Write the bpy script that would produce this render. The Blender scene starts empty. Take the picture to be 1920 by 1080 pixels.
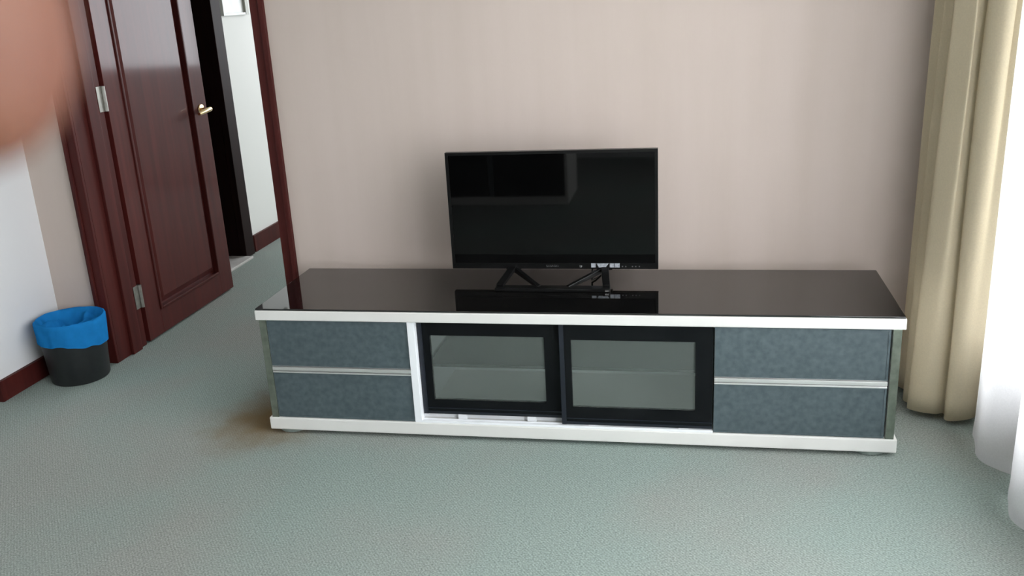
import bpy, bmesh, math, random
from mathutils import Vector, Matrix

random.seed(7)
sc = bpy.context.scene
C = sc.collection

# ------------------------------------------------------------------ camera
CAM = Vector((0.39253, -2.60871, 1.37426))
RIGHT = Vector((0.98167812, 0.18332154, -0.05197386))
UP = Vector((-0.00725414, 0.30851948, 0.95119036))
FWD = Vector((-0.19040863, 0.93338574, -0.30419667))
cam_d = bpy.data.cameras.new('camera')
cam = bpy.data.objects.new('camera', cam_d)
C.objects.link(cam)
m = Matrix((RIGHT, UP, -FWD)).transposed().to_4x4()
m.translation = CAM
cam.matrix_world = m
cam_d.sensor_width = 36.0
cam_d.lens = 1719.64 * 36.0 / 1920.0
cam_d.clip_start = 0.005
cam_d.clip_end = 200
cam_d.dof.use_dof = True
cam_d.dof.focus_distance = 2.75
cam_d.dof.aperture_fstop = 11.0
sc.camera = cam

# ------------------------------------------------------------------ world (overcast sky) and exposure
SKY = 10.0
w = bpy.data.worlds.new('overcast_sky')
sc.world = w
w.use_nodes = True
bg = w.node_tree.nodes['Background']
bg.inputs['Color'].default_value = (0.97, 0.98, 1.0, 1)
bg.inputs['Strength'].default_value = SKY
vs = sc.view_settings
vs.view_transform = 'Standard'
vs.look = 'None'
vs.gamma = 1.0
vs.use_curve_mapping = False
vs.exposure = 0.45


def portal(name, loc, rot, sx, sy):
    """Sampling portal filling a window opening: it only guides the sky light."""
    l = bpy.data.lights.new(name, 'AREA')
    l.shape = 'RECTANGLE'
    l.size, l.size_y = sx, sy
    l.cycles.is_portal = True
    o = bpy.data.objects.new(name, l)
    C.objects.link(o)
    o.location = loc
    o.rotation_euler = rot
    return o


# room measures
YW = 0.57          # face of the wall behind the television
WT = 0.20          # its thickness
XL = -2.18         # white pier on the left
XR = 1.46          # window wall
ZC = 2.60
YB = -4.60         # wall behind the camera
WIN = (-3.9, 0.22, 0.24, 2.36)     # y0, y1, z0, z1 of the big window
YE = 4.60          # far wall of the hall beyond the door
HX = -2.15         # left wall of that hall
HWIN = (-1.7, 1.2, 0.90, 2.40)    # x0, x1, z0, z1 of the added hall window, widened to light the hall

portal('window_portal', (XR + 0.13, (WIN[0] + WIN[1]) / 2, (WIN[2] + WIN[3]) / 2), (0, math.radians(90), 0), WIN[3] - WIN[2], WIN[1] - WIN[0])
portal('hall_window_portal', ((HWIN[0] + HWIN[1]) / 2, YE + 0.17, (HWIN[2] + HWIN[3]) / 2), (math.radians(-90), 0, 0), HWIN[1] - HWIN[0], HWIN[3] - HWIN[2])

# ------------------------------------------------------------------ materials
MATS = {}


def mat(name, color, rough=0.5, metal=0.0, spec=0.5, **kw):
    m = bpy.data.materials.new(name)
    m.use_nodes = True
    b = m.node_tree.nodes['Principled BSDF']
    b.inputs['Base Color'].default_value = (*color, 1)
    b.inputs['Roughness'].default_value = rough
    b.inputs['Metallic'].default_value = metal
    b.inputs['Specular IOR Level'].default_value = spec
    for k, v in kw.items():
        b.inputs[k].default_value = v
    MATS[name] = m
    return m


def nodes(m):
    t = m.node_tree
    return t, t.nodes, t.links, t.nodes['Principled BSDF']


def noise_color(m, c1, c2, scale=(1, 1, 1), nscale=10, detail=3, lo=0.35, hi=0.65, bump=0.0, bscale=None, bdist=0.002):
    t, n, l, b = nodes(m)
    tc = n.new('ShaderNodeTexCoord')
    mp = n.new('ShaderNodeMapping')
    mp.inputs['Scale'].default_value = scale
    l.new(tc.outputs['Object'], mp.inputs['Vector'])
    nz = n.new('ShaderNodeTexNoise')
    nz.inputs['Scale'].default_value = nscale
    nz.inputs['Detail'].default_value = detail
    l.new(mp.outputs['Vector'], nz.inputs['Vector'])
    cr = n.new('ShaderNodeValToRGB')
    cr.color_ramp.elements[0].position = lo
    cr.color_ramp.elements[1].position = hi
    cr.color_ramp.elements[0].color = (*c1, 1)
    cr.color_ramp.elements[1].color = (*c2, 1)
    l.new(nz.outputs['Fac'], cr.inputs['Fac'])
    l.new(cr.outputs['Color'], b.inputs['Base Color'])
    if bump:
        bp = n.new('ShaderNodeBump')
        bp.inputs['Strength'].default_value = bump
        bp.inputs['Distance'].default_value = bdist
        if bscale:
            n2 = n.new('ShaderNodeTexNoise')
            n2.inputs['Scale'].default_value = bscale
            n2.inputs['Detail'].default_value = 2
            l.new(mp.outputs['Vector'], n2.inputs['Vector'])
            l.new(n2.outputs['Fac'], bp.inputs['Height'])
        else:
            l.new(nz.outputs['Fac'], bp.inputs['Height'])
        l.new(bp.outputs['Normal'], b.inputs['Normal'])
    return cr, mp


# wallpaper: pinkish beige, faint upright mottling
wp = mat('wallpaper', (0.5, 0.42, 0.38), 0.85, spec=0.2)
noise_color(wp, (0.560, 0.472, 0.420), (0.600, 0.508, 0.460), (3.0, 3.0, 0.25), 3.0, 4, 0.3, 0.7, 0.15, 60, 0.001)
white_wall = mat('white_wall_paint', (0.72, 0.72, 0.73), 0.7, spec=0.3)
noise_color(white_wall, (0.70, 0.70, 0.71), (0.74, 0.74, 0.75), (1, 1, 1), 2.0, 3, 0.3, 0.7, 0.1, 80, 0.0006)
hall_white = mat('hall_white_paint', (0.78, 0.78, 0.75), 0.7, spec=0.3)
noise_color(hall_white, (0.85, 0.86, 0.83), (0.88, 0.88, 0.85), (1, 1, 1), 2.0, 3, 0.3, 0.7)
ceil_m = mat('ceiling_paint', (0.78, 0.77, 0.75), 0.9, spec=0.2)
noise_color(ceil_m, (0.77, 0.76, 0.74), (0.79, 0.78, 0.76), (1, 1, 1), 3.0)

# carpet: green-grey loop pile, diagonal ribs, soiled patches, a brown patch near the cabinet
carpet = mat('green_grey_carpet', (0.25, 0.31, 0.28), 0.95, spec=0.1)
t, n, l, b = nodes(carpet)
tc = n.new('ShaderNodeTexCoord')
n1 = n.new('ShaderNodeTexNoise'); n1.inputs['Scale'].default_value = 190; n1.inputs['Detail'].default_value = 4
n2 = n.new('ShaderNodeTexNoise'); n2.inputs['Scale'].default_value = 1.6; n2.inputs['Detail'].default_value = 5
mpw = n.new('ShaderNodeMapping'); mpw.inputs['Rotation'].default_value = (0, 0, math.radians(-38))
wv = n.new('ShaderNodeTexWave'); wv.inputs['Scale'].default_value = 42; wv.inputs['Distortion'].default_value = 2.5
wv.inputs['Detail'].default_value = 2; wv.inputs['Detail Scale'].default_value = 8
for q in (n1, n2): l.new(tc.outputs['Object'], q.inputs['Vector'])
l.new(tc.outputs['Object'], mpw.inputs['Vector']); l.new(mpw.outputs['Vector'], wv.inputs['Vector'])
r1 = n.new('ShaderNodeValToRGB')
r1.color_ramp.elements[0].position = 0.3; r1.color_ramp.elements[0].color = (0.205, 0.244, 0.226, 1)
r1.color_ramp.elements[1].position = 0.7; r1.color_ramp.elements[1].color = (0.395, 0.450, 0.424, 1)
l.new(n1.outputs['Fac'], r1.inputs['Fac'])
r2 = n.new('ShaderNodeValToRGB')
r2.color_ramp.elements[0].position = 0.38; r2.color_ramp.elements[0].color = (1.05, 0.96, 0.95, 1)
r2.color_ramp.elements[1].position = 0.62; r2.color_ramp.elements[1].color = (0.97, 1.02, 1.0, 1)
l.new(n2.outputs['Fac'], r2.inputs['Fac'])
mx = n.new('ShaderNodeMix'); mx.data_type = 'RGBA'; mx.blend_type = 'MULTIPLY'; mx.inputs['Factor'].default_value = 1
l.new(r1.outputs['Color'], mx.inputs['A']); l.new(r2.outputs['Color'], mx.inputs['B'])
# rib shading in colour
r3 = n.new('ShaderNodeValToRGB')
r3.color_ramp.elements[0].color = (0.90, 0.90, 0.90, 1); r3.color_ramp.elements[1].color = (1.06, 1.06, 1.06, 1)
l.new(wv.outputs['Fac'], r3.inputs['Fac'])
mx2 = n.new('ShaderNodeMix'); mx2.data_type = 'RGBA'; mx2.blend_type = 'MULTIPLY'; mx2.inputs['Factor'].default_value = 1
l.new(mx.outputs['Result'], mx2.inputs['A']); l.new(r3.outputs['Color'], mx2.inputs['B'])
# brown patch mixed into the carpet colour beside the cabinet
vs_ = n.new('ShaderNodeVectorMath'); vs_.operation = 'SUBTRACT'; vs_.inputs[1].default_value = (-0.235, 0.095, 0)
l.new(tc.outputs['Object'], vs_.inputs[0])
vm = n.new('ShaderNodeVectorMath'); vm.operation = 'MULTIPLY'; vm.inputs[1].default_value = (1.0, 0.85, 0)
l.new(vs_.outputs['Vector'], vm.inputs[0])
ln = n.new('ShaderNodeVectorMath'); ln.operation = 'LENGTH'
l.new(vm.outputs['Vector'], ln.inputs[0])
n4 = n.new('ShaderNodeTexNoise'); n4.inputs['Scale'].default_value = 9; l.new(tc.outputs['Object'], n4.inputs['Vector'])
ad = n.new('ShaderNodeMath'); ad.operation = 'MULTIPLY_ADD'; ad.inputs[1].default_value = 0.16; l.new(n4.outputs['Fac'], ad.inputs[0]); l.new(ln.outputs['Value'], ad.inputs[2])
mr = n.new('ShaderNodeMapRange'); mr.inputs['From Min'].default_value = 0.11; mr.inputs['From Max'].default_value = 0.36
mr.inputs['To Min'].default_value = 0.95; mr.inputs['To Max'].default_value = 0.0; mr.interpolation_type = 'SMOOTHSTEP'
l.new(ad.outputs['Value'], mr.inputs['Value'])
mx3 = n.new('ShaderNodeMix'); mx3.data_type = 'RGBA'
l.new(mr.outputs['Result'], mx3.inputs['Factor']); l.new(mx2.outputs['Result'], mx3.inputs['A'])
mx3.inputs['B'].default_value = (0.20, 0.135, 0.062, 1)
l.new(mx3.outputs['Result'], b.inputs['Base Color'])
bpn = n.new('ShaderNodeBump'); bpn.inputs['Strength'].default_value = 0.5; bpn.inputs['Distance'].default_value = 0.004
l.new(n1.outputs['Fac'], bpn.inputs['Height']); l.new(bpn.outputs['Normal'], b.inputs['Normal'])


def wood(name, c1, c2, rough, coat, crough):
    m = mat(name, c1, rough, spec=0.15)
    noise_color(m, c1, c2, (14, 14, 0.8), 2.2, 6, 0.3, 0.75)
    b = m.node_tree.nodes['Principled BSDF']
    b.inputs['Coat Weight'].default_value = coat
    b.inputs['Coat Roughness'].default_value = crough
    return m


mahog = wood('mahogany', (0.062, 0.009, 0.008), (0.095, 0.015, 0.012), 0.6, 0.38, 0.09)
mahog_trim = wood('mahogany_trim', (0.050, 0.009, 0.008), (0.085, 0.016, 0.013), 0.55, 0.10, 0.15)
dark_wood = wood('dark_wood', (0.010, 0.004, 0.0035), (0.018, 0.006, 0.005), 0.6, 0.0, 0.2)
brass = mat('brass', (0.80, 0.58, 0.30), 0.22, 1.0)
noise_color(brass, (0.78, 0.56, 0.29), (0.85, 0.64, 0.36), (1, 1, 1), 40)
marble = mat('pale_sill_stone', (0.62, 0.60, 0.58), 0.3)
noise_color(marble, (0.55, 0.53, 0.51), (0.68, 0.66, 0.64), (1, 1, 1), 12, 5)

lacquer = mat('white_lacquer', (0.74, 0.73, 0.69), 0.35)
noise_color(lacquer, (0.75, 0.74, 0.71), (0.80, 0.79, 0.76), (1, 1, 1), 5, 4, 0.3, 0.7)
lacquer_cool = mat('white_interior_laminate', (0.64, 0.70, 0.68), 0.45)
noise_color(lacquer_cool, (0.74, 0.78, 0.77), (0.80, 0.84, 0.83), (1, 1, 1), 4, 4, 0.3, 0.7)
pvc = mat('bright_white_edging', (0.86, 0.88, 0.92), 0.3)
noise_color(pvc, (0.90, 0.92, 0.95), (0.93, 0.95, 0.98), (1, 1, 1), 5)
blackglass = mat('black_glass', (0.004, 0.004, 0.004), 0.03, IOR=1.78)
noise_color(blackglass, (0.003, 0.003, 0.003), (0.006, 0.0055, 0.005), (1, 1, 1), 6)
blackframe = mat('black_painted_glass', (0.006, 0.007, 0.008), 0.2, spec=0.12)
noise_color(blackframe, (0.005, 0.006, 0.007), (0.008, 0.009, 0.010), (1, 1, 1), 6)
darkedge = mat('dark_blue_black_profile', (0.018, 0.022, 0.035), 0.3)
noise_color(darkedge, (0.009, 0.011, 0.018), (0.012, 0.015, 0.024), (1, 1, 1), 6)
drawer_m = mat('grey_textured_drawer_front', (0.075, 0.1, 0.11), 0.42, spec=0.4)
noise_color(drawer_m, (0.062, 0.085, 0.094), (0.096, 0.126, 0.138), (1, 1, 1), 55, 5, 0.3, 0.72, 0.12, 300, 0.0008)
alu = mat('brushed_aluminium', (0.78, 0.78, 0.77), 0.35, 0.75)
noise_color(alu, (0.76, 0.76, 0.75), (0.82, 0.82, 0.81), (1, 40, 40), 6)
mirror_edge = mat('greenish_mirror_edge', (0.42, 0.46, 0.40), 0.22, 0.7)
noise_color(mirror_edge, (0.19, 0.22, 0.18), (0.28, 0.31, 0.26), (1, 1, 1), 40, 4)
foot_m = mat('grey_plastic_foot', (0.22, 0.26, 0.24), 0.4)
noise_color(foot_m, (0.20, 0.24, 0.22), (0.24, 0.28, 0.26), (1, 1, 1), 20)
tvblack = mat('black_tv_plastic', (0.005, 0.005, 0.005), 0.3, spec=0.25)
noise_color(tvblack, (0.004, 0.004, 0.004), (0.006, 0.006, 0.006), (1, 1, 1), 20)
tvscreen = mat('tv_screen', (0.0025, 0.0025, 0.0026), 0.03, spec=0.24)
noise_color(tvscreen, (0.0015, 0.0015, 0.0015), (0.002, 0.002, 0.002), (1, 1, 1), 4)
print_grey = mat('pale_grey_print', (0.34, 0.36, 0.39), 0.5)
noise_color(print_grey, (0.26, 0.28, 0.31), (0.42, 0.44, 0.48), (1, 1, 1), 160)
print_dim = mat('dim_grey_print', (0.12, 0.12, 0.125), 0.5)
noise_color(print_dim, (0.10, 0.10, 0.105), (0.14, 0.14, 0.145), (1, 1, 1), 90)
steel = mat('polished_steel', (0.75, 0.75, 0.75), 0.12, 1.0)
noise_color(steel, (0.73, 0.73, 0.73), (0.78, 0.78, 0.78), (1, 1, 1), 50)
hinge_m = mat('dull_hinge_metal', (0.36, 0.35, 0.32), 0.4, 0.8)
noise_color(hinge_m, (0.33, 0.32, 0.29), (0.40, 0.39, 0.36), (1, 1, 1), 50)
bin_m = mat('charcoal_bin_plastic', (0.012, 0.014, 0.015), 0.5)
noise_color(bin_m, (0.011, 0.013, 0.014), (0.016, 0.018, 0.019), (1, 1, 1), 30)
alu_frame = mat('window_frame_paint', (0.7, 0.7, 0.7), 0.4)
noise_color(alu_frame, (0.69, 0.69, 0.69), (0.72, 0.72, 0.72), (1, 1, 1), 10)
skin_m = mat('skin', (0.45, 0.22, 0.15), 0.55, spec=0.35)
noise_color(skin_m, (0.108, 0.036, 0.019), (0.128, 0.050, 0.026), (1, 1, 1), 60, 3)
skin_m.node_tree.nodes['Principled BSDF'].inputs['Subsurface Weight'].default_value = 0.03
skin_m.node_tree.nodes['Principled BSDF'].inputs['Subsurface Radius'].default_value = (0.006, 0.002, 0.001)
picture_m = mat('pale_print', (0.7, 0.72, 0.70), 0.4)
noise_color(picture_m, (0.60, 0.64, 0.62), (0.74, 0.75, 0.73), (1, 1, 1), 9, 4)
grey_green = mat('grey_green_frame', (0.36, 0.37, 0.32), 0.5)
noise_color(grey_green, (0.33, 0.34, 0.29), (0.40, 0.41, 0.36), (1, 1, 1), 12)
ground_m = mat('outdoor_ground', (0.22, 0.23, 0.20), 0.9)
noise_color(ground_m, (0.18, 0.19, 0.16), (0.26, 0.27, 0.24), (1, 1, 1), 0.3)


def thin_glass(name, tint, milky=0.0):
    m = bpy.data.materials.new(name)
    m.use_nodes = True
    t = m.node_tree
    t.nodes.clear()
    out = t.nodes.new('ShaderNodeOutputMaterial')
    tr = t.nodes.new('ShaderNodeBsdfTransparent'); tr.inputs['Color'].default_value = (*tint, 1)
    gl = t.nodes.new('ShaderNodeBsdfGlossy'); gl.inputs['Roughness'].default_value = 0.03
    fr = t.nodes.new('ShaderNodeFresnel'); fr.inputs['IOR'].default_value = 1.45
    mxs = t.nodes.new('ShaderNodeMixShader')
    t.links.new(fr.outputs['Fac'], mxs.inputs['Fac'])
    t.links.new(tr.outputs['BSDF'], mxs.inputs[1]); t.links.new(gl.outputs['BSDF'], mxs.inputs[2])
    if milky:      # pale diffuse share mixed evenly into the pane
        df = t.nodes.new('ShaderNodeBsdfDiffuse'); df.inputs['Color'].default_value = (0.58, 0.66, 0.62, 1)
        md = t.nodes.new('ShaderNodeMixShader'); md.inputs['Fac'].default_value = milky
        t.links.new(mxs.outputs['Shader'], md.inputs[1]); t.links.new(df.outputs['BSDF'], md.inputs[2])
        t.links.new(md.outputs['Shader'], out.inputs['Surface'])
    else:
        t.links.new(mxs.outputs['Shader'], out.inputs['Surface'])
    MATS[name] = m
    return m


win_glass = thin_glass('window_glass', (0.95, 0.97, 0.97))
tinted_glass = thin_glass('tinted_hall_window_glass', (0.66, 0.68, 0.70))  # grey tint added to dim the hall window
door_glass = thin_glass('cabinet_door_glass', (0.945, 0.97, 0.96), 0.10)
shelf_glass = thin_glass('shelf_glass', (0.94, 0.97, 0.96))
shelf_edge = mat('dark_green_glass_edge', (0.02, 0.04, 0.036), 0.2)
noise_color(shelf_edge, (0.004, 0.010, 0.009), (0.006, 0.014, 0.012), (1, 1, 1), 20)


def cloth(name, color, transl, transp, scale=220, var=0.08):
    m = bpy.data.materials.new(name)
    m.use_nodes = True
    t = m.node_tree
    n, l = t.nodes, t.links
    n.clear()
    out = n.new('ShaderNodeOutputMaterial')
    tc = n.new('ShaderNodeTexCoord')
    nz = n.new('ShaderNodeTexNoise'); nz.inputs['Scale'].default_value = scale
    l.new(tc.outputs['Object'], nz.inputs['Vector'])
    cr = n.new('ShaderNodeValToRGB')
    cr.color_ramp.elements[0].color = (*[c * (1 - var) for c in color], 1)
    cr.color_ramp.elements[1].color = (*[min(1, c * (1 + var)) for c in color], 1)
    l.new(nz.outputs['Fac'], cr.inputs['Fac'])
    di = n.new('ShaderNodeBsdfDiffuse'); tl = n.new('ShaderNodeBsdfTranslucent'); tp = n.new('ShaderNodeBsdfTransparent')
    l.new(cr.outputs['Color'], di.inputs['Color']); l.new(cr.outputs['Color'], tl.inputs['Color'])
    m1 = n.new('ShaderNodeMixShader'); m1.inputs['Fac'].default_value = transl
    l.new(di.outputs['BSDF'], m1.inputs[1]); l.new(tl.outputs['BSDF'], m1.inputs[2])
    if transp > 0:
        m2 = n.new('ShaderNodeMixShader'); m2.inputs['Fac'].default_value = transp
        l.new(m1.outputs['Shader'], m2.inputs[1]); l.new(tp.outputs['BSDF'], m2.inputs[2])
        l.new(m2.outputs['Shader'], out.inputs['Surface'])
    else:
        l.new(m1.outputs['Shader'], out.inputs['Surface'])
    return m


sheer_m = cloth('white_voile', (0.86, 0.86, 0.88), 0.65, 0.33)
drape_m = cloth('cream_drape_cloth', (0.76, 0.67, 0.495), 0.35, 0.0)
bag_m = cloth('blue_plastic_bag', (0.018, 0.23, 0.60), 0.2, 0.0, 30, 0.15)


# ------------------------------------------------------------------ builders
ORIG = {}


def origin(o):
    return ORIG.get(o.name, Vector((0, 0, 0))) if o else Vector((0, 0, 0))


def tag(o, label=None, cat=None, group=None, kind=None):
    if label: o['label'] = label
    if cat: o['category'] = cat
    if group: o['group'] = group
    if kind: o['kind'] = kind
    return o


def thing(name, loc, label=None, cat=None, kind=None):
    o = bpy.data.objects.new(name, None)
    o.empty_display_size = 0.05
    C.objects.link(o)
    o.location = loc
    ORIG[o.name] = Vector(loc)
    return tag(o, label, cat, None, kind)


def obj(name, bm, material, parent=None, smooth=False, label=None, angle=40):
    """bm is in world coordinates; it becomes ONE mesh object (child of parent)."""
    me = bpy.data.meshes.new(name)
    bmesh.ops.recalc_face_normals(bm, faces=bm.faces[:])
    if parent is not None:
        org = origin(parent)
    else:
        xs = [v.co for v in bm.verts]
        org = Vector(((min(c.x for c in xs) + max(c.x for c in xs)) / 2, (min(c.y for c in xs) + max(c.y for c in xs)) / 2, min(c.z for c in xs)))
    for v in bm.verts: v.co -= org
    bm.to_mesh(me)
    bm.free()
    for p in me.polygons: p.use_smooth = smooth
    if smooth:
        try: me.set_sharp_from_angle(angle=math.radians(angle))
        except Exception: pass
    me.materials.append(material)
    o = bpy.data.objects.new(name, me)
    C.objects.link(o)
    if parent is not None:
        o.parent = parent
    else:
        o.location = org
    ORIG[o.name] = org.copy()
    if label: o['label'] = label
    return o


def box_bm(x0, x1, y0, y1, z0, z1, bev=0.0, seg=2, bm=None):
    b = bmesh.new()
    vs = [b.verts.new(c) for c in ((x0, y0, z0), (x1, y0, z0), (x1, y1, z0), (x0, y1, z0), (x0, y0, z1), (x1, y0, z1), (x1, y1, z1), (x0, y1, z1))]
    for f in ((3, 2, 1, 0), (4, 5, 6, 7), (0, 1, 5, 4), (1, 2, 6, 5), (2, 3, 7, 6), (3, 0, 4, 7)):
        b.faces.new([vs[i] for i in f])
    if bev:
        bmesh.ops.bevel(b, geom=b.edges[:], offset=bev, segments=seg, profile=0.6, affect='EDGES')
    if bm is None: return b
    join(bm, b)
    return bm


def join(bm, b):
    mp = {v: bm.verts.new(v.co) for v in b.verts}
    for f in b.faces:
        try: bm.faces.new([mp[v] for v in f.verts])
        except ValueError: pass
    b.free()


def box(name, x0, x1, y0, y1, z0, z1, material, parent=None, bev=0.0, label=None, kind=None, seg=2):
    o = obj(name, box_bm(x0, x1, y0, y1, z0, z1, bev, seg), material, parent, False, label)
    if kind: o['kind'] = kind
    return o


def boxes(name, lst, material, parent=None, bev=0.0, kind=None):
    bm = bmesh.new()
    for a in lst: box_bm(*a, bev, 2, bm)
    o = obj(name, bm, material, parent, False)
    if kind: o['kind'] = kind
    return o


def bar_bm(a, b_, wdt, hgt, up=(0, 0, 1), bev=0.0, w2=None, h2=None):
    """box-section bar from a to b, optionally tapering to w2 x h2"""
    a, b_ = Vector(a), Vector(b_)
    d = (b_ - a).normalized()
    s = d.cross(Vector(up)).normalized()
    u = s.cross(d).normalized()
    w2 = w2 or wdt; h2 = h2 or hgt
    bm = bmesh.new()
    rings = []
    for p, ww, hh in ((a, wdt, hgt), (b_, w2, h2)):
        rings.append([bm.verts.new(p + s * sx * ww / 2 + u * sy * hh / 2) for sx, sy in ((-1, -1), (1, -1), (1, 1), (-1, 1))])
    for i in range(4):
        bm.faces.new((rings[0][i], rings[0][(i + 1) % 4], rings[1][(i + 1) % 4], rings[1][i]))
    bm.faces.new(rings[0][::-1]); bm.faces.new(rings[1])
    if bev: bmesh.ops.bevel(bm, geom=bm.edges[:], offset=bev, segments=2, profile=0.6, affect='EDGES')
    return bm


def tube_bm(pts, r, seg=10):
    bm = bmesh.new()
    pts = [Vector(p) for p in pts]
    rs = r if isinstance(r, (list, tuple)) else [r] * len(pts)
    rings = []
    prev = None
    for i, p in enumerate(pts):
        d = (pts[min(i + 1, len(pts) - 1)] - pts[max(i - 1, 0)]).normalized()
        s = d.orthogonal().normalized() if prev is None else (prev - d * prev.dot(d)).normalized()
        prev = s
        u = d.cross(s)
        rings.append([bm.verts.new(p + (s * math.cos(2 * math.pi * k / seg) + u * math.sin(2 * math.pi * k / seg)) * rs[i]) for k in range(seg)])
    for a, b_ in zip(rings, rings[1:]):
        for k in range(seg):
            bm.faces.new((a[k], a[(k + 1) % seg], b_[(k + 1) % seg], b_[k]))
    bm.faces.new(rings[0][::-1]); bm.faces.new(rings[-1])
    return bm


def lathe_bm(prof, c, seg=48, axis='Z', cap=True):
    bm = bmesh.new()
    c = Vector(c)
    rings = []
    for r, h in prof:
        ring = []
        for k in range(seg):
            a = 2 * math.pi * k / seg
            v = Vector((r * math.cos(a), r * math.sin(a), h))
            if axis == 'X': v = Vector((h, r * math.cos(a), r * math.sin(a)))
            if axis == 'Y': v = Vector((r * math.cos(a), h, r * math.sin(a)))
            ring.append(bm.verts.new(c + v))
        rings.append(ring)
    for a, b_ in zip(rings, rings[1:]):
        for k in range(seg):
            bm.faces.new((a[k], a[(k + 1) % seg], b_[(k + 1) % seg], b_[k]))
    if cap:
        bm.faces.new(rings[0][::-1]); bm.faces.new(rings[-1])
    return bm


def spline(pts, n, closed=False):
    """Catmull-Rom through 2-D points"""
    out = []
    P = [Vector((*p, 0)) if len(p) == 2 else Vector(p) for p in pts]
    m_ = len(P) - 1
    for i in range(n + 1):
        tt = i / n * m_
        k = min(int(tt), m_ - 1)
        u = tt - k
        p0, p1, p2, p3 = P[max(k - 1, 0)], P[k], P[k + 1], P[min(k + 2, m_)]
        out.append(0.5 * ((2 * p1) + (p2 - p0) * u + (2 * p0 - 5 * p1 + 4 * p2 - p3) * u * u + (3 * p1 - p0 - 3 * p2 + p3) * u ** 3))
    return out


# ------------------------------------------------------------------ the setting
XO0, XO1 = -1.94, -1.145      # clear door opening
ZD = 2.06                     # its height
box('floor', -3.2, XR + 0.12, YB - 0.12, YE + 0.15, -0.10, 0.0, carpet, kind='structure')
box('ceiling', -3.2, XR + 0.12, YB - 0.12, YE + 0.15, ZC, ZC + 0.10, ceil_m, kind='structure')
boxes('wall_back', [(XL, XO0 - 0.03, YW, YW + WT, 0, ZC), (XO1 + 0.03, XR, YW, YW + WT, 0, ZC), (XO0 - 0.03, XO1 + 0.03, YW, YW + WT, ZD + 0.03, ZC)], wp, kind='structure')
# white pier on the left with its outside corner, and the wall set back from it
boxes('wall_left', [(-3.1, XL, 0.175, YW + WT, 0, ZC), (-3.2, -3.1, YB, YW + WT, 0, ZC)], white_wall, kind='structure')
boxes('wall_right', [(XR, XR + 0.12, YB, WIN[0], 0, ZC), (XR, XR + 0.12, WIN[1], YW + WT, 0, ZC), (XR, XR + 0.12, WIN[0], WIN[1], 0, WIN[2]), (XR, XR + 0.12, WIN[0], WIN[1], WIN[3], ZC)], wp, kind='structure')
box('wall_front', -3.2, XR + 0.12, YB - 0.12, YB, 0, ZC, white_wall, kind='structure')
# hall beyond the door
boxes('wall_hall_side', [(HX - 0.25, HX, YW + WT, 1.42, 0, ZC), (HX - 0.25, HX, 2.16, YE, 0, ZC), (HX - 0.25, HX, 1.42, 2.16, 2.08, ZC), (HX - 0.35, HX - 0.25, 1.3, 2.3, 0, ZC)], hall_white, kind='structure')
boxes('wall_hall_end', [(-2.5, HWIN[0], YE, YE + 0.15, 0, ZC), (HWIN[1], XR + 0.12, YE, YE + 0.15, 0, ZC), (HWIN[0], HWIN[1], YE, YE + 0.15, 0, HWIN[2]), (HWIN[0], HWIN[1], YE, YE + 0.15, HWIN[3], ZC)], hall_white, kind='structure')
box('wall_hall_right', XR, XR + 0.12, YW + WT, YE, 0, ZC, hall_white, kind='structure')
boxes('ground', [(-60, 60, -60, 60, -6.2, -6.0)], ground_m, kind='structure')

# baseboards
boxes('baseboard_left', [(XL, XL + 0.016, 0.175, YW, 0, 0.082), (-3.1, XL + 0.016, 0.159, 0.175, 0, 0.082)], mahog_trim, bev=0.002, kind='structure')
boxes('baseboard_back', [(XL + 0.016, -1.995, YW - 0.016, YW, 0, 0.082), (-1.09, XR - 0.002, YW - 0.016, YW, 0, 0.082)], mahog_trim, bev=0.002, kind='structure')
boxes('baseboard_right', [(XR - 0.016, XR, YB, YW - 0.016, 0, 0.082)], mahog_trim, bev=0.002, kind='structure')
boxes('baseboard_hall', [(HX, HX + 0.016, 2.26, YE - 0.001, 0, 0.10), (HX, HX + 0.016, YW + WT + 0.03, 1.32, 0, 0.10)], mahog_trim, bev=0.002, kind='structure')

# door frame in the television wall: stepped casings, jambs with stop
tr = thing('trim_1', ((XO0 + XO1) / 2, YW, 0), 'dark red wooden frame around the open doorway', None, 'structure')
for s, xo in ((-1, XO0), (1, XO1)):
    a, b_ = sorted((xo + s * 0.052, xo))
    box('casing', a, b_, YW - 0.014, YW, 0, ZD + 0.052, mahog_trim, tr, 0.003)
    a, b_ = sorted((xo + s * 0.052, xo + s * 0.034))
    box('casing_bead', a, b_, YW - 0.022, YW - 0.013, 0, ZD + 0.052, mahog_trim, tr, 0.004)
    a, b_ = sorted((xo + s * 0.03, xo))
    box('jamb', a, b_, YW, YW + WT + 0.004, 0, ZD + 0.03, mahog_trim, tr, 0.002)
    a, b_ = sorted((xo, xo - s * 0.014))
    box('door_stop', a, b_, YW + 0.085, YW + 0.15, 0, ZD, mahog_trim, tr, 0.003)
box('head_casing', XO0 - 0.052, XO1 + 0.052, YW - 0.014, YW, ZD, ZD + 0.055, mahog_trim, tr, 0.003)
box('head_jamb', XO0, XO1, YW, YW + WT, ZD, ZD + 0.03, mahog_trim, tr, 0.002)

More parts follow.
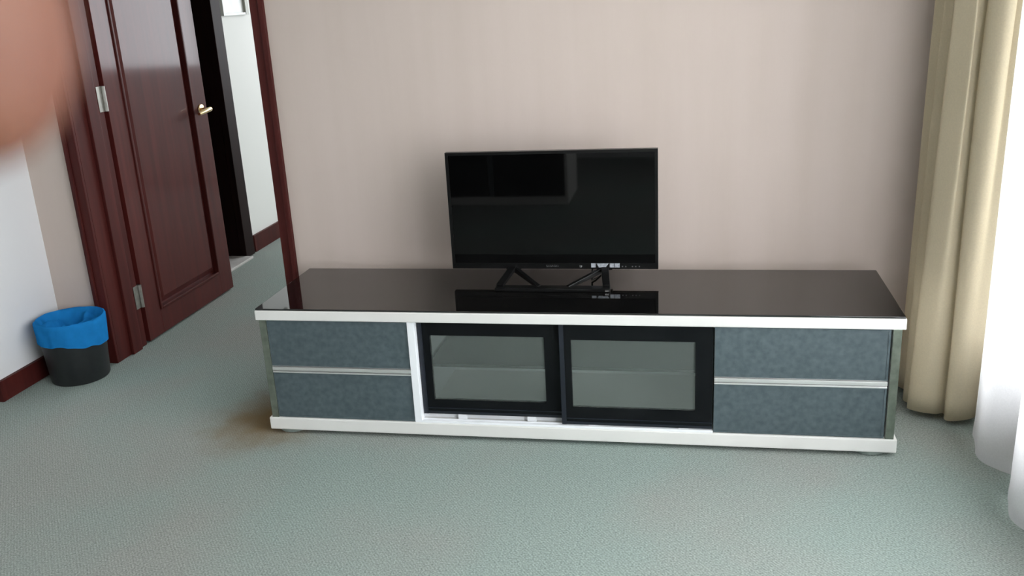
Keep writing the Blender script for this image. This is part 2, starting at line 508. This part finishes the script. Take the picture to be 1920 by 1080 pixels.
# the open door leaf, standing square to the wall
DX0, DX1, DY0, DY1 = -1.975, -1.932, 0.792, 1.572
d1 = thing('door_1', ((DX0 + DX1) / 2, DY0, 0), 'glossy mahogany door standing open into the hall', None, 'structure')
PY0, PY1, PZ0, PZ1 = 0.905, 1.452, 0.115, 1.93
box('stile', DX0, DX1, DY0, PY0, 0.008, 2.045, mahog, d1, 0.002)
box('stile', DX0, DX1, PY1, DY1, 0.008, 2.045, mahog, d1, 0.002)
box('rail', DX0, DX1, PY0, PY1, 0.008, PZ0, mahog, d1, 0.002)
box('rail', DX0, DX1, PY0, PY1, PZ1, 2.045, mahog, d1, 0.002)
pb = bmesh.new()
box_bm(DX0 + 0.012, DX1 - 0.018, PY0, PY1, PZ0, PZ1, 0, 2, pb)
# raised and fielded centre
v = []
for (dy, xx) in ((0.022, DX1 - 0.018), (0.050, DX1 - 0.005)):
    v.append([pb.verts.new((xx, PY0 + dy, PZ0 + dy)), pb.verts.new((xx, PY1 - dy, PZ0 + dy)), pb.verts.new((xx, PY1 - dy, PZ1 - dy)), pb.verts.new((xx, PY0 + dy, PZ1 - dy))])
for k in range(4):
    pb.faces.new((v[0][k], v[0][(k + 1) % 4], v[1][(k + 1) % 4], v[1][k]))
pb.faces.new(v[1])
obj('panel', pb, mahog, d1)
for (a, b_, c, e) in ((PY0, PY0 + 0.014, PZ0, PZ1), (PY1 - 0.014, PY1, PZ0, PZ1), (PY0 + .014, PY1 - .014, PZ0, PZ0 + 0.014), (PY0 + .014, PY1 - .014, PZ1 - 0.014, PZ1)):
    box('moulding', DX1 - 0.019, DX1 + 0.006, a, b_, c, e, mahog_trim, d1, 0.004)
hd = obj('handle', lathe_bm([(0.006, 0), (0.024, 0), (0.026, 0.003), (0.024, 0.007), (0.010, 0.009), (0.009, 0.045), (0.011, 0.05), (0.0, 0.056)], (DX1 - 0.0005, 1.515, 0.925), 24, 'X'), brass, d1, True, 'brass lever handle')
obj('lever', tube_bm([(DX1 + 0.046, 1.522, 0.925), (DX1 + 0.050, 1.50, 0.926), (DX1 + 0.051, 1.46, 0.922), (DX1 + 0.047, 1.41, 0.916)], [0.011, 0.012, 0.011, 0.008], 12), brass, hd, True)
for zc in (1.06, 0.22):
    hb = bmesh.new()
    join(hb, tube_bm([(XO0 + 0.006, 0.784, zc - 0.05), (XO0 + 0.006, 0.784, zc + 0.05)], 0.008, 12))
    box_bm(XO0 - 0.001, XO0 + 0.002, 0.745, 0.784, zc - 0.05, zc + 0.05, 0, 2, hb)
    box_bm(XO0 - 0.008, XO0 + 0.006, 0.784, 0.795, zc - 0.05, zc + 0.05, 0, 2, hb)
    obj('hinge', hb, hinge_m, d1)

# second, dark door on the side wall of the hall, with a pale stone sill
d2 = thing('door_2', (HX, 1.8, 0), 'very dark closed door on the side wall of the hall', None, 'structure')
box('casing', HX - 0.02, HX + 0.02, 2.13, 2.235, 0, 2.17, dark_wood, d2, 0.003)
box('casing', HX - 0.02, HX + 0.02, 1.34, 1.445, 0, 2.17, dark_wood, d2, 0.003)
box('head_casing', HX - 0.02, HX + 0.02, 1.445, 2.13, 2.06, 2.17, dark_wood, d2, 0.003)
boxes('jamb', [(HX - 0.22, HX - 0.02, 2.13, 2.16, 0, 2.08), (HX - 0.22, HX - 0.02, 1.42, 1.445, 0, 2.08)], dark_wood, d2)
box('leaf', HX - 0.16, HX - 0.12, 1.445, 2.13, 0.02, 2.06, dark_wood, d2, 0.002)
box('sill', HX - 0.24, HX + 0.06, 1.445, 2.13, 0, 0.014, marble, d2, 0.003, 'pale stone sill')

# windows
yy0, yy1, zz0, zz1 = WIN
w1 = thing('window_1', (XR, (yy0 + yy1) / 2, zz0), 'wide window behind the white sheer curtain', None, 'structure')
fx0, fx1 = XR + 0.03, XR + 0.08
bm = bmesh.new()
for a in ((yy0, yy1, zz0, zz0 + 0.05), (yy0, yy1, zz1 - 0.05, zz1), (yy0, yy0 + 0.05, zz0 + .05, zz1 - .05), (yy1 - 0.05, yy1, zz0 + .05, zz1 - .05)):
    box_bm(fx0, fx1, a[0], a[1], a[2], a[3], 0, 2, bm)
obj('window_frame', bm, alu_frame, w1)
np_ = 4
for k in range(1, np_):
    yc = yy0 + (yy1 - yy0) * k / np_
    box('mullion', fx0, fx1, yc - 0.025, yc + 0.025, zz0 + 0.05, zz1 - 0.05, alu_frame, w1)
for k in range(np_):
    a = yy0 + (yy1 - yy0) * k / np_ + (0.05 if k == 0 else 0.025)
    b_ = yy0 + (yy1 - yy0) * (k + 1) / np_ - (0.05 if k == np_ - 1 else 0.025)
    bm = bmesh.new()
    bm.faces.new([bm.verts.new(c) for c in ((XR + 0.055, a, zz0 + 0.05), (XR + 0.055, b_, zz0 + 0.05), (XR + 0.055, b_, zz1 - 0.05), (XR + 0.055, a, zz1 - 0.05))])
    obj('pane', bm, win_glass, w1)
for nm, (xx0, xx1, zz0, zz1), ya, lab in (('window_2', HWIN, YE + 0.04, 'bright window added at the far end of the hall to light it'),):
    w2 = thing(nm, ((xx0 + xx1) / 2, ya, zz0), lab, None, 'structure')  # guessed from the door's reflection and added to light the hall
    bm = bmesh.new()
    for a in ((xx0, xx1, zz0, zz0 + 0.05), (xx0, xx1, zz1 - 0.05, zz1), (xx0, xx0 + 0.05, zz0 + .05, zz1 - .05), (xx1 - 0.05, xx1, zz0 + .05, zz1 - .05)):
        box_bm(a[0], a[1], ya, ya + 0.05, a[2], a[3], 0, 2, bm)
    obj('window_frame', bm, alu_frame, w2)
    xm = (xx0 + xx1) / 2
    box('mullion', xm - 0.025, xm + 0.025, ya, ya + 0.05, zz0 + 0.05, zz1 - 0.05, alu_frame, w2)
    for a, b_ in ((xx0 + .05, xm - .025), (xm + .025, xx1 - .05)):
        bm = bmesh.new()
        bm.faces.new([bm.verts.new(c) for c in ((a, ya + 0.025, zz0 + 0.05), (b_, ya + 0.025, zz0 + 0.05), (b_, ya + 0.025, zz1 - 0.05), (a, ya + 0.025, zz1 - 0.05))])
        obj('pane', bm, tinted_glass, w2)

# ------------------------------------------------------------------ television cabinet
H = 0.4416
cab = thing('tv_cabinet', (0, 0.23, 0), 'long low white media cabinet with black glass top and grey drawers', 'cabinet')
box('top_board', -1.0, 1.0, 0.0, 0.460, 0.4061, H - 0.002, lacquer, cab, 0.004, 'white lacquered top board')
box('glass_top', -0.997, 0.997, 0.003, 0.460, H - 0.002, H + 0.004, blackglass, cab, 0.0015, 'black glossy glass top')
box('bottom_board', -1.0, 1.0, 0.0, 0.460, 0.0149, 0.058, lacquer, cab, 0.004, 'white lacquered bottom board')
for s in (-1, 1):
    a, b_ = sorted((s * 0.99, s * 0.966))
    sp = box('side_panel', a, b_, 0.008, 0.455, 0.058, 0.4061, lacquer, cab, 0.001)
    box('edge_strip', a, b_, 0.004, 0.0085, 0.058, 0.4061, mirror_edge, sp, 0.001, 'greenish mirror edge strip')
box('back_panel', -0.966, 0.966, 0.445, 0.455, 0.058, 0.4061, lacquer_cool, cab)
box('post', -0.4875, -0.4645, 0.004, 0.445, 0.058, 0.4061, pvc, cab, 0.001, 'bright white upright')
box('post', 0.4445, 0.4645, 0.045, 0.445, 0.058, 0.4061, lacquer_cool, cab, 0.001)
box('cable_plate', 0.217, 0.245, 0.442, 0.4455, 0.150, 0.175, pvc, cab, 0.001)
# drawers
for (a, b_) in ((-0.965, -0.4885), (0.4665, 0.961)):
    for (z0, z1) in ((0.2455, 0.4035), (0.0600, 0.2215)):
        dr = box('drawer', a, b_, 0.008, 0.026, z0, z1, drawer_m, cab, 0.0015, 'grey textured drawer front')
        boxes('drawer_box', [(a + 0.02, a + 0.032, 0.026, 0.42, z0 + 0.02, z1 - 0.03), (b_ - 0.032, b_ - 0.02, 0.026, 0.42, z0 + 0.02, z1 - 0.03), (a + 0.032, b_ - 0.032, 0.41, 0.42, z0 + 0.02, z1 - 0.03), (a + 0.032, b_ - 0.032, 0.026, 0.41, z0 + 0.02, z0 + 0.026)], lacquer_cool, dr)
        # slim border moulding on the front
        boxes('border', [(a, a + 0.006, 0.0065, 0.0082, z0, z1), (b_ - 0.006, b_, 0.0065, 0.0082, z0, z1), (a + .006, b_ - .006, 0.0065, 0.0082, z0, z0 + 0.005), (a + .006, b_ - .006, 0.0065, 0.0082, z1 - 0.005, z1)], drawer_m, dr)
        if z0 < 0.1:
            bm = bmesh.new()
            box_bm(a, b_, 0.003, 0.010, 0.2300, 0.2415, 0.0008, 1, bm)
            box_bm(a, b_, 0.003, 0.012, 0.2215, 0.2262, 0.0008, 1, bm)
            box_bm(a, b_, 0.012, 0.020, 0.2215, 0.2440, 0, 1, bm)
            obj('handle_strip', bm, alu, dr, False, 'pale aluminium grip strip')


# sliding doors
def sliding_door(x0, x1, z0, z1, y0, px0, px1, pz0, pz1, label):
    d = boxes('sliding_door', [(x0, px0, y0, y0 + 0.016, z0, z1), (px1, x1, y0, y0 + 0.016, z0, z1), (px0, px1, y0, y0 + 0.016, z0, pz0), (px0, px1, y0, y0 + 0.016, pz1, z1)], blackframe, cab)
    d['label'] = label
    box('pane', px0, px1, y0 + 0.005, y0 + 0.009, pz0, pz1, door_glass, d, 0, 'clear glass pane')
    boxes('profile', [(x0 - 0.004, x0 + 0.010, y0 - 0.002, y0 + 0.018, z0, z1), (x0 + 0.010, x1, y0 - 0.002, y0 - 0.0002, z0 + 0.002, z0 + 0.010)], darkedge, d)
    boxes('bottom_bead', [(x0 + 0.010, x1, y0 - 0.003, y0 - 0.0002, z0 + 0.020, z0 + 0.0225)], darkedge, d)
    return d


sliding_door(-0.4575, 0.028, 0.079, 0.4045, 0.030, -0.4235, -0.054, 0.1285, 0.3535, 'black framed sliding glass door, left and set behind')
sliding_door(0.0015, 0.4625, 0.0685, 0.4045, 0.009, 0.033, 0.4105, 0.127, 0.3545, 'black framed sliding glass door, right and in front')
box('track', -0.4645, 0.4645, 0.003, 0.0075, 0.058, 0.0655, pvc, cab, 0.0008, 'white sliding track')
box('track', -0.4645, 0.4645, 0.0185, 0.0225, 0.058, 0.0665, pvc, cab, 0.0008, 'white sliding track')
box('track', -0.4645, 0.4445, 0.0480, 0.0520, 0.058, 0.0700, pvc, cab, 0.0008, 'white sliding track')
for (a, y0, z1) in ((-0.35, 0.033, 0.079), (-0.12, 0.033, 0.079), (0.08, 0.011, 0.0685), (0.36, 0.011, 0.0685)):
    box('roller', a, a + 0.03, y0, y0 + 0.010, 0.058, z1, pvc, cab, 0.002)
# glass shelf
sh = box('glass_shelf', -0.4645, 0.4445, 0.094, 0.430, 0.2235, 0.2280, shelf_glass, cab, 0, 'clear glass shelf')
box('shelf_edge', -0.4645, 0.4445, 0.0925, 0.094, 0.2190, 0.2295, shelf_edge, sh)
for (x, y) in ((-0.935, 0.055), (0.930, 0.055), (-0.935, 0.40), (0.930, 0.40), (-0.2, 0.40), (0.2, 0.40)):
    obj('foot', lathe_bm([(0.045, 0.0), (0.05, 0.003), (0.05, 0.0149)], (x, y, 0), 32), foot_m, cab, True)

# ------------------------------------------------------------------ television
TX0, TX1, TY, TZ0, TZ1 = -0.4095, 0.2895, 0.325, 0.487, 0.8865
TG = H + 0.004
tv = thing('television', ((TX0 + TX1) / 2, 0.28, TG), 'flat black television standing on the glass topped cabinet', 'television')
bz = 0.010
boxes('bezel', [(TX0, TX0 + bz, TY, TY + 0.022, TZ0, TZ1), (TX1 - bz, TX1, TY, TY + 0.022, TZ0, TZ1), (TX0 + bz, TX1 - bz, TY, TY + 0.022, TZ1 - bz, TZ1), (TX0 + bz, TX1 - bz, TY, TY + 0.022, TZ0, TZ0 + 0.020)], tvblack, tv)
box('screen', TX0 + bz, TX1 - bz, TY + 0.002, TY + 0.02, TZ0 + 0.020, TZ1 - bz, tvscreen, tv, 0, 'glossy dark switched-off screen')
bm = bmesh.new()
r0 = [bm.verts.new(c) for c in ((TX0, TY + .022, TZ0), (TX1, TY + .022, TZ0), (TX1, TY + .022, TZ1), (TX0, TY + .022, TZ1))]
r1_ = [bm.verts.new(c) for c in ((TX0 + .06, TY + .062, TZ0 + .03), (TX1 - .06, TY + .062, TZ0 + .03), (TX1 - .06, TY + .058, TZ1 - .12), (TX0 + .06, TY + .058, TZ1 - .12))]
for k in range(4): bm.faces.new((r0[k], r0[(k + 1) % 4], r1_[(k + 1) % 4], r1_[k]))
bm.faces.new(r1_); bm.faces.new(r0[::-1])
obj('back_housing', bm, tvblack, tv)
# small print on the lower bezel: worn maker's mark, status lamp, pale sticker row, tiny symbols
bm = bmesh.new()
for (dx, wd, z0, z1) in ((0, .006, 0, .0065), (.0075, .005, .001, .006), (.014, .0045, 0, .0065), (.020, .006, .0015, .0065), (.0275, .003, 0, .0075), (.032, .005, .001, .006), (.0385, .003, .001, .006)):
    z = TZ0 + 0.007
    box_bm(-0.083 + dx, -0.083 + dx + wd, TY - 0.0006, TY + 0.0002, z + z0, z + z1 - .004, 0, 1, bm)
    box_bm(-0.083 + dx, -0.083 + dx + wd * .4, TY - 0.0006, TY + 0.0002, z + z0, z + z1, 0, 1, bm)
obj('maker_mark', bm, print_dim, tv)
box('status_lamp', 0.029, 0.037, TY - 0.0015, TY + 0.0002, TZ0 + 0.005, TZ0 + 0.012, steel, tv, 0.0008)
st = bmesh.new()
zs0, zs1 = TZ0 + 0.006, TZ0 + 0.020
box_bm(0.068, 0.083, TY - 0.0008, TY + 0.0002, zs0, zs1, 0, 1, st)
for (a, b_, c, e) in ((0.086, 0.127, 0.094, 0.116),):
    q = [st.verts.new(cc) for cc in ((c, TY - .0008, zs0), (e, TY - .0008, zs0), (b_, TY - .0008, zs1), (a, TY - .0008, zs1))]
    st.faces.new(q)
box_bm(0.130, 0.144, TY - 0.0008, TY + 0.0002, zs0, zs1, 0, 1, st)
box_bm(0.1455, 0.163, TY - 0.0008, TY + 0.0002, zs0, zs1, 0, 1, st)
obj('sticker', st, print_grey, tv, False, 'pale grey printed sticker row')
bm = bmesh.new()
for k, x in enumerate((0.170, 0.181, 0.203, 0.214, 0.226)):
    box_bm(x, x + 0.004, TY - 0.0006, TY + 0.0002, TZ0 + 0.007, TZ0 + 0.011, 0, 1, bm)
obj('symbols', bm, print_dim, tv)
# open stand: low front bar, side arms rising to the screen, two inner braces
std = box('stand_bar', -0.240, 0.140, 0.200, 0.238, TG, TG + 0.012, tvblack, tv, 0.003, 'low black front bar of the stand')
AL, AR = Vector((-0.198, 0.338, TZ0 + 0.004)), Vector((0.112, 0.338, TZ0 + 0.004))
for ap, fx in ((AL, -0.226), (AR, 0.127)):
    obj('stand_arm', bar_bm((fx, 0.222, TG + 0.013), ap, 0.024, 0.013, bev=0.002), tvblack, tv)
    box('stand_block', ap.x - 0.026, ap.x + 0.026, 0.332, 0.350, TZ0 - 0.006, TZ0 + 0.02, tvblack, tv, 0.003)
for ap, bx in ((AL, -0.095), (AR, 0.000)):
    obj('stand_brace', bar_bm(ap + Vector((0, 0, -0.006)), (bx, 0.226, TG + 0.009), 0.014, 0.018, bev=0.002, w2=0.014, h2=0.010), tvblack, tv)
boxes('stand_highlight', [(0.124, 0.136, 0.1985, 0.2002, TG + 0.003, TG + 0.009)], steel, tv)  # steel plate standing in for a silver highlight on the stand foot
obj('power_cable', tube_bm([(0.072, 0.352, TZ0 + 0.03), (0.071, 0.345, TZ0), (0.069, 0.332, TG + 0.02), (0.070, 0.322, TG + 0.005), (0.080, 0.340, TG + 0.004), (0.09, 0.38, TG + 0.004), (0.10, 0.46, TG + 0.004), (0.10, 0.470, TG + 0.003)], 0.0032, 8), tvblack, tv, True)

# ------------------------------------------------------------------ waste bin with blue liner
bc = Vector((-2.016, 0.420, 0))
wb = thing('waste_bin', bc, 'round charcoal plastic waste bin with a blue liner beside the door frame', 'waste bin')
BH = 0.245
obj('bin_body', lathe_bm([(0.0, 0.0), (0.106, 0.0), (0.110, 0.006), (0.126, BH), (0.123, BH), (0.105, 0.012), (0.0, 0.012)], bc, 56, cap=False), bin_m, wb, True)
# liner: folded over the rim, uneven hem outside, crumpled inside
bm = bmesh.new()
N = 96
rows = []
rnd = [random.uniform(0, 6.28) for _ in range(8)]


def wob(a, k): return math.sin(3 * a + rnd[0] + k) * 0.5 + math.sin(7 * a + rnd[1] + 1.7 * k) * 0.3 + math.sin(13 * a + rnd[2] - k) * 0.2


for j in range(16):
    ring = []
    for i in range(N):
        a = 2 * math.pi * i / N
        hem = BH - 0.085 - 0.014 * math.sin(a * 1 + 0.9) - 0.008 * wob(a, 0)
        if j <= 6:                                   # outside, hem upwards
            u = j / 6
            z = hem + (BH + 0.006 - hem) * u
            r = 0.110 + 0.016 * z / BH + 0.0045 + 0.004 * (1 - u) * (1 + wob(a, 2)) + 0.004 * wob(a * 2, 5 + 2 * u)
        elif j == 7:
            z = BH + 0.010 + 0.002 * wob(a, 3); r = 0.1262
        else:                                        # inside, sinking and closing to the crumpled middle
            u = (j - 7) / 8
            r = 0.120 * (1 - u) ** 0.75 + 0.002
            z = BH + 0.006 - 0.055 * min(1, u * 2.2) + 0.040 * min(1, 2 * u) * wob(a, 1 + 2.5 * u) + 0.016 * math.sin(9 * u + 3 * a)
            z = min(z, BH + 0.005)
        ring.append(bm.verts.new(bc + Vector((r * math.cos(a), r * math.sin(a), z))))
    rows.append(ring)
for a, b_ in zip(rows, rows[1:]):
    for i in range(N): bm.faces.new((a[i], a[(i + 1) % N], b_[(i + 1) % N], b_[i]))
bm.faces.new(rows[-1])
obj('liner', bm, bag_m, wb, True, 'blue plastic liner folded over the rim', 70)


# ------------------------------------------------------------------ curtains
def curtain(name, plan, z0, z1, material, n, rows, deform, thick, label, cat, parent=None):
    pts = spline(plan, n)
    bm = bmesh.new()
    grid = []
    for j in range(rows + 1):
        h = j / rows
        grid.append([bm.verts.new(deform(p, h, i / n, z0 + (z1 - z0) * h)) for i, p in enumerate(pts)])
    for j in range(rows):
        for i in range(n):
            bm.faces.new((grid[j][i], grid[j][i + 1], grid[j + 1][i + 1], grid[j + 1][i]))
    o = obj(name, bm, material, parent, True, None, 180)
    if thick:
        md = o.modifiers.new('thickness', 'SOLIDIFY'); md.thickness = thick; md.offset = 0
    return tag(o, label, cat)


dplan = [(1.165, 0.535), (1.112, 0.515), (1.092, 0.475), (1.120, 0.435), (1.098, 0.385), (1.116, 0.345), (1.098, 0.300), (1.122, 0.268), (1.158, 0.262), (1.190, 0.278), (1.188, 0.242), (1.205, 0.222), (1.240, 0.220), (1.274, 0.236), (1.292, 0.270), (1.275, 0.310), (1.300, 0.35), (1.28, 0.40), (1.30, 0.46), (1.27, 0.52)]


def ddef(p, h, s, z):
    k = 1 - 0.22 * h
    g = min(1.0, h * 2.2)
    x = 1.21 + (p.x - 1.21) * k + 0.05 * min(h, 0.52) + 0.006 * math.sin(5 * h + s * 17) + 0.011 * g * math.sin(2 * math.pi * 8.5 * s + 0.6)
    y = 0.40 + (p.y - 0.40) * (1 - 0.10 * h) + 0.02 * h + 0.005 * math.sin(4 * h + s * 23) + 0.011 * g * math.cos(2 * math.pi * 9.3 * s)
    return Vector((x, min(y, 0.545), z + 0.004 * math.sin(s * 20)))


curtain('drape', dplan, 0.022, 2.47, drape_m, 150, 40, ddef, 0.003, 'cream drape gathered in the corner beside the television wall', 'curtain')

splan = []
y = 0.19
k = 0
while y > -3.95:
    # peaks toward the room at y=.009, -.346, ...
    per = 0.355
    ph = (y - 0.009) / per
    amp = 0.040
    splan.append((1.245 - amp * math.cos(2 * math.pi * ph) + 0.010 * math.sin(2 * math.pi * ph * 2 + 1.1) + 0.004 * math.sin(37 * y), y))
    y -= 0.0355


def sdef(p, h, s, z):
    base = 1.250
    k = 1.0 - 0.45 * min(1, h * 1.4) + 0.0
    x = base + (p.x - base) * k + 0.006 * math.sin(8 * h + s * 40) * (1 - h)
    y = p.y + 0.012 * math.sin(6 * h + s * 60) * (1 - h * 0.5)
    return Vector((x, y, z + 0.005 * math.sin(s * 70)))


sheer = curtain('sheer_curtain', splan, 0.034, 2.47, sheer_m, 700, 36, sdef, 0, 'long white sheer curtain hanging in front of the window', 'curtain')
# weighted hem band of the sheer
bm = bmesh.new()
pts = spline(splan, 700)
lo, hi = [], []
for i, p in enumerate(pts):
    s = i / 700
    a = sdef(p, 0, s, 0.034); c = sdef(p, 0.014, s, 0.034 + (2.47 - 0.034) * 0.014)
    lo.append(bm.verts.new(a + Vector((-0.0015, 0, 0)))); hi.append(bm.verts.new(c + Vector((-0.0015, 0, 0))))
for i in range(700): bm.faces.new((lo[i], lo[i + 1], hi[i + 1], hi[i]))
obj('hem', bm, sheer_m, sheer, True, None, 180)

rail = thing('curtain_rail', (1.24, -1.7, 2.47), 'white double curtain rail under the ceiling by the window', 'curtain rail')
box('rail_bar', 1.205, 1.235, YB + 0.01, 0.55, 2.475, 2.50, alu_frame, rail, 0.002)
box('rail_bar', 1.25, 1.28, YB + 0.01, 0.55, 2.475, 2.50, alu_frame, rail, 0.002)
for yb in (-4.2, -2.6, -1.0, 0.4):
    box('bracket', 1.205, 1.28, yb, yb + 0.02, 2.50, ZC, alu_frame, rail)

# ------------------------------------------------------------------ picture on the hall wall
pic = thing('framed_picture', (HX, 2.42, 1.345), 'pale framed picture on the white hall wall seen through the doorway', 'picture')
box('print', HX + 0.001, HX + 0.008, 2.285, 2.53, 1.358, 1.74, picture_m, pic)
boxes('frame', [(HX + 0.001, HX + 0.02, 2.265, 2.285, 1.345, 1.755), (HX + 0.001, HX + 0.02, 2.285, 2.53, 1.345, 1.358), (HX + 0.001, HX + 0.02, 2.285, 2.53, 1.74, 1.755)], picture_m, pic, 0.001)
box('frame_side', HX + 0.001, HX + 0.022, 2.53, 2.565, 1.345, 1.755, grey_green, pic, 0.001)

# ------------------------------------------------------------------ low sideboard across the room (mirrored in the screen)
sx0, sx1, sy0, sy1 = -2.25, -0.42, -3.30, -2.80
sbd = thing('sideboard', ((sx0 + sx1) / 2, (sy0 + sy1) / 2, 0), 'dark fronted sideboard with pale frame, mirrored in the television screen', 'sideboard')
box('plinth', sx0, sx1, sy0, sy1, 0, 0.055, lacquer, sbd, 0.003)
box('side_panel', sx0, sx0 + 0.035, sy0, sy1, 0.055, 0.80, lacquer, sbd, 0.002)
box('side_panel', sx1 - 0.022, sx1, sy0, sy1, 0.055, 0.80, lacquer, sbd, 0.002)
box('top', sx0, sx1, sy0, sy1, 0.80, 0.84, lacquer, sbd, 0.003)
box('divider', -0.965, -0.93, sy0, sy1, 0.055, 0.80, drawer_m, sbd)
box('back_panel', sx0 + 0.035, sx1 - 0.035, sy0, sy0 + 0.01, 0.055, 0.80, lacquer, sbd)
for a, b_ in ((sx0 + 0.037, -0.967), (-0.928, sx1 - 0.024)):
    dd = box('door', a, b_, sy1 - 0.022, sy1 - 0.004, 0.058, 0.797, blackframe, sbd, 0.001)
    box('knob', (a + b_) / 2 - 0.05, (a + b_) / 2 + 0.05, sy1 - 0.004, sy1 + 0.012, 0.76, 0.77, steel, dd, 0.002)

# ------------------------------------------------------------------ the photographer's hand: one fingertip reaches in front of the lens
def W(r, u, f): return CAM + RIGHT * r + UP * u + FWD * f


nodes_ = {
    'elbow': ((-0.30, -0.34, -0.20), 0.042), 'fore': ((-0.235, -0.22, -0.11), 0.036), 'wrist': ((-0.185, -0.115, -0.035), 0.026),
    'palm0': ((-0.165, -0.080, -0.012), 0.030), 'palm': ((-0.145, -0.045, 0.010), 0.026),
    'i0': ((-0.128, -0.006, 0.026), 0.0125), 'i1': ((-0.092, 0.014, 0.050), 0.0098), 'i2': ((-0.064, 0.0185, 0.058), 0.0100), 'i3': ((-0.0380, 0.0170, 0.060), 0.0116), 'i4': ((-0.0296, 0.0172, 0.060), 0.0090),
    'm0': ((-0.126, -0.026, 0.034), 0.0125), 'm1': ((-0.092, -0.014, 0.064), 0.0098), 'm2': ((-0.070, -0.016, 0.070), 0.0088), 'm3': ((-0.056, -0.019, 0.066), 0.0070),
    'r0': ((-0.126, -0.046, 0.034), 0.012), 'r1': ((-0.094, -0.040, 0.063), 0.0093), 'r2': ((-0.073, -0.043, 0.067), 0.0083), 'r3': ((-0.060, -0.046, 0.062), 0.0066),
    'l0': ((-0.130, -0.066, 0.028), 0.011), 'l1': ((-0.104, -0.064, 0.052), 0.0082), 'l2': ((-0.087, -0.067, 0.055), 0.0073), 'l3': ((-0.077, -0.070, 0.051), 0.0060),
    't0': ((-0.140, -0.062, -0.022), 0.0150), 't1': ((-0.112, -0.040, -0.030), 0.0118), 't2': ((-0.086, -0.028, -0.030), 0.0105), 't3': ((-0.072, -0.024, -0.028), 0.0078),
}
edges_ = [('elbow', 'fore'), ('fore', 'wrist'), ('wrist', 'palm0'), ('palm0', 'palm'), ('palm', 'i0'), ('i0', 'i1'), ('i1', 'i2'), ('i2', 'i3'), ('i3', 'i4'),
          ('palm', 'm0'), ('m0', 'm1'), ('m1', 'm2'), ('m2', 'm3'), ('palm', 'r0'), ('r0', 'r1'), ('r1', 'r2'), ('r2', 'r3'), ('palm0', 'l0'), ('l0', 'l1'), ('l1', 'l2'), ('l2', 'l3'),
          ('palm0', 't0'), ('t0', 't1'), ('t1', 't2'), ('t2', 't3')]
keys = list(nodes_)
hroot = W(*nodes_['elbow'][0])
hm = bpy.data.meshes.new('hand')
hm.from_pydata([W(*nodes_[k_][0]) - hroot for k_ in keys], [(keys.index(a), keys.index(b_)) for a, b_ in edges_], [])
hand = bpy.data.objects.new('hand', hm)
C.objects.link(hand)
hand.location = hroot
hm.materials.append(skin_m)
sk = hand.modifiers.new('skin', 'SKIN')
sk.use_smooth_shade = True
for i, k_ in enumerate(keys):
    r_ = nodes_[k_][1]
    hm.skin_vertices[0].data[i].radius = (r_, r_)
hm.skin_vertices[0].data[keys.index('wrist')].use_root = True
sb = hand.modifiers.new('sub', 'SUBSURF'); sb.levels = 2; sb.render_levels = 2
tag(hand, 'blurred bare fingertip of a hand at the upper left, right in front of the lens', 'hand')
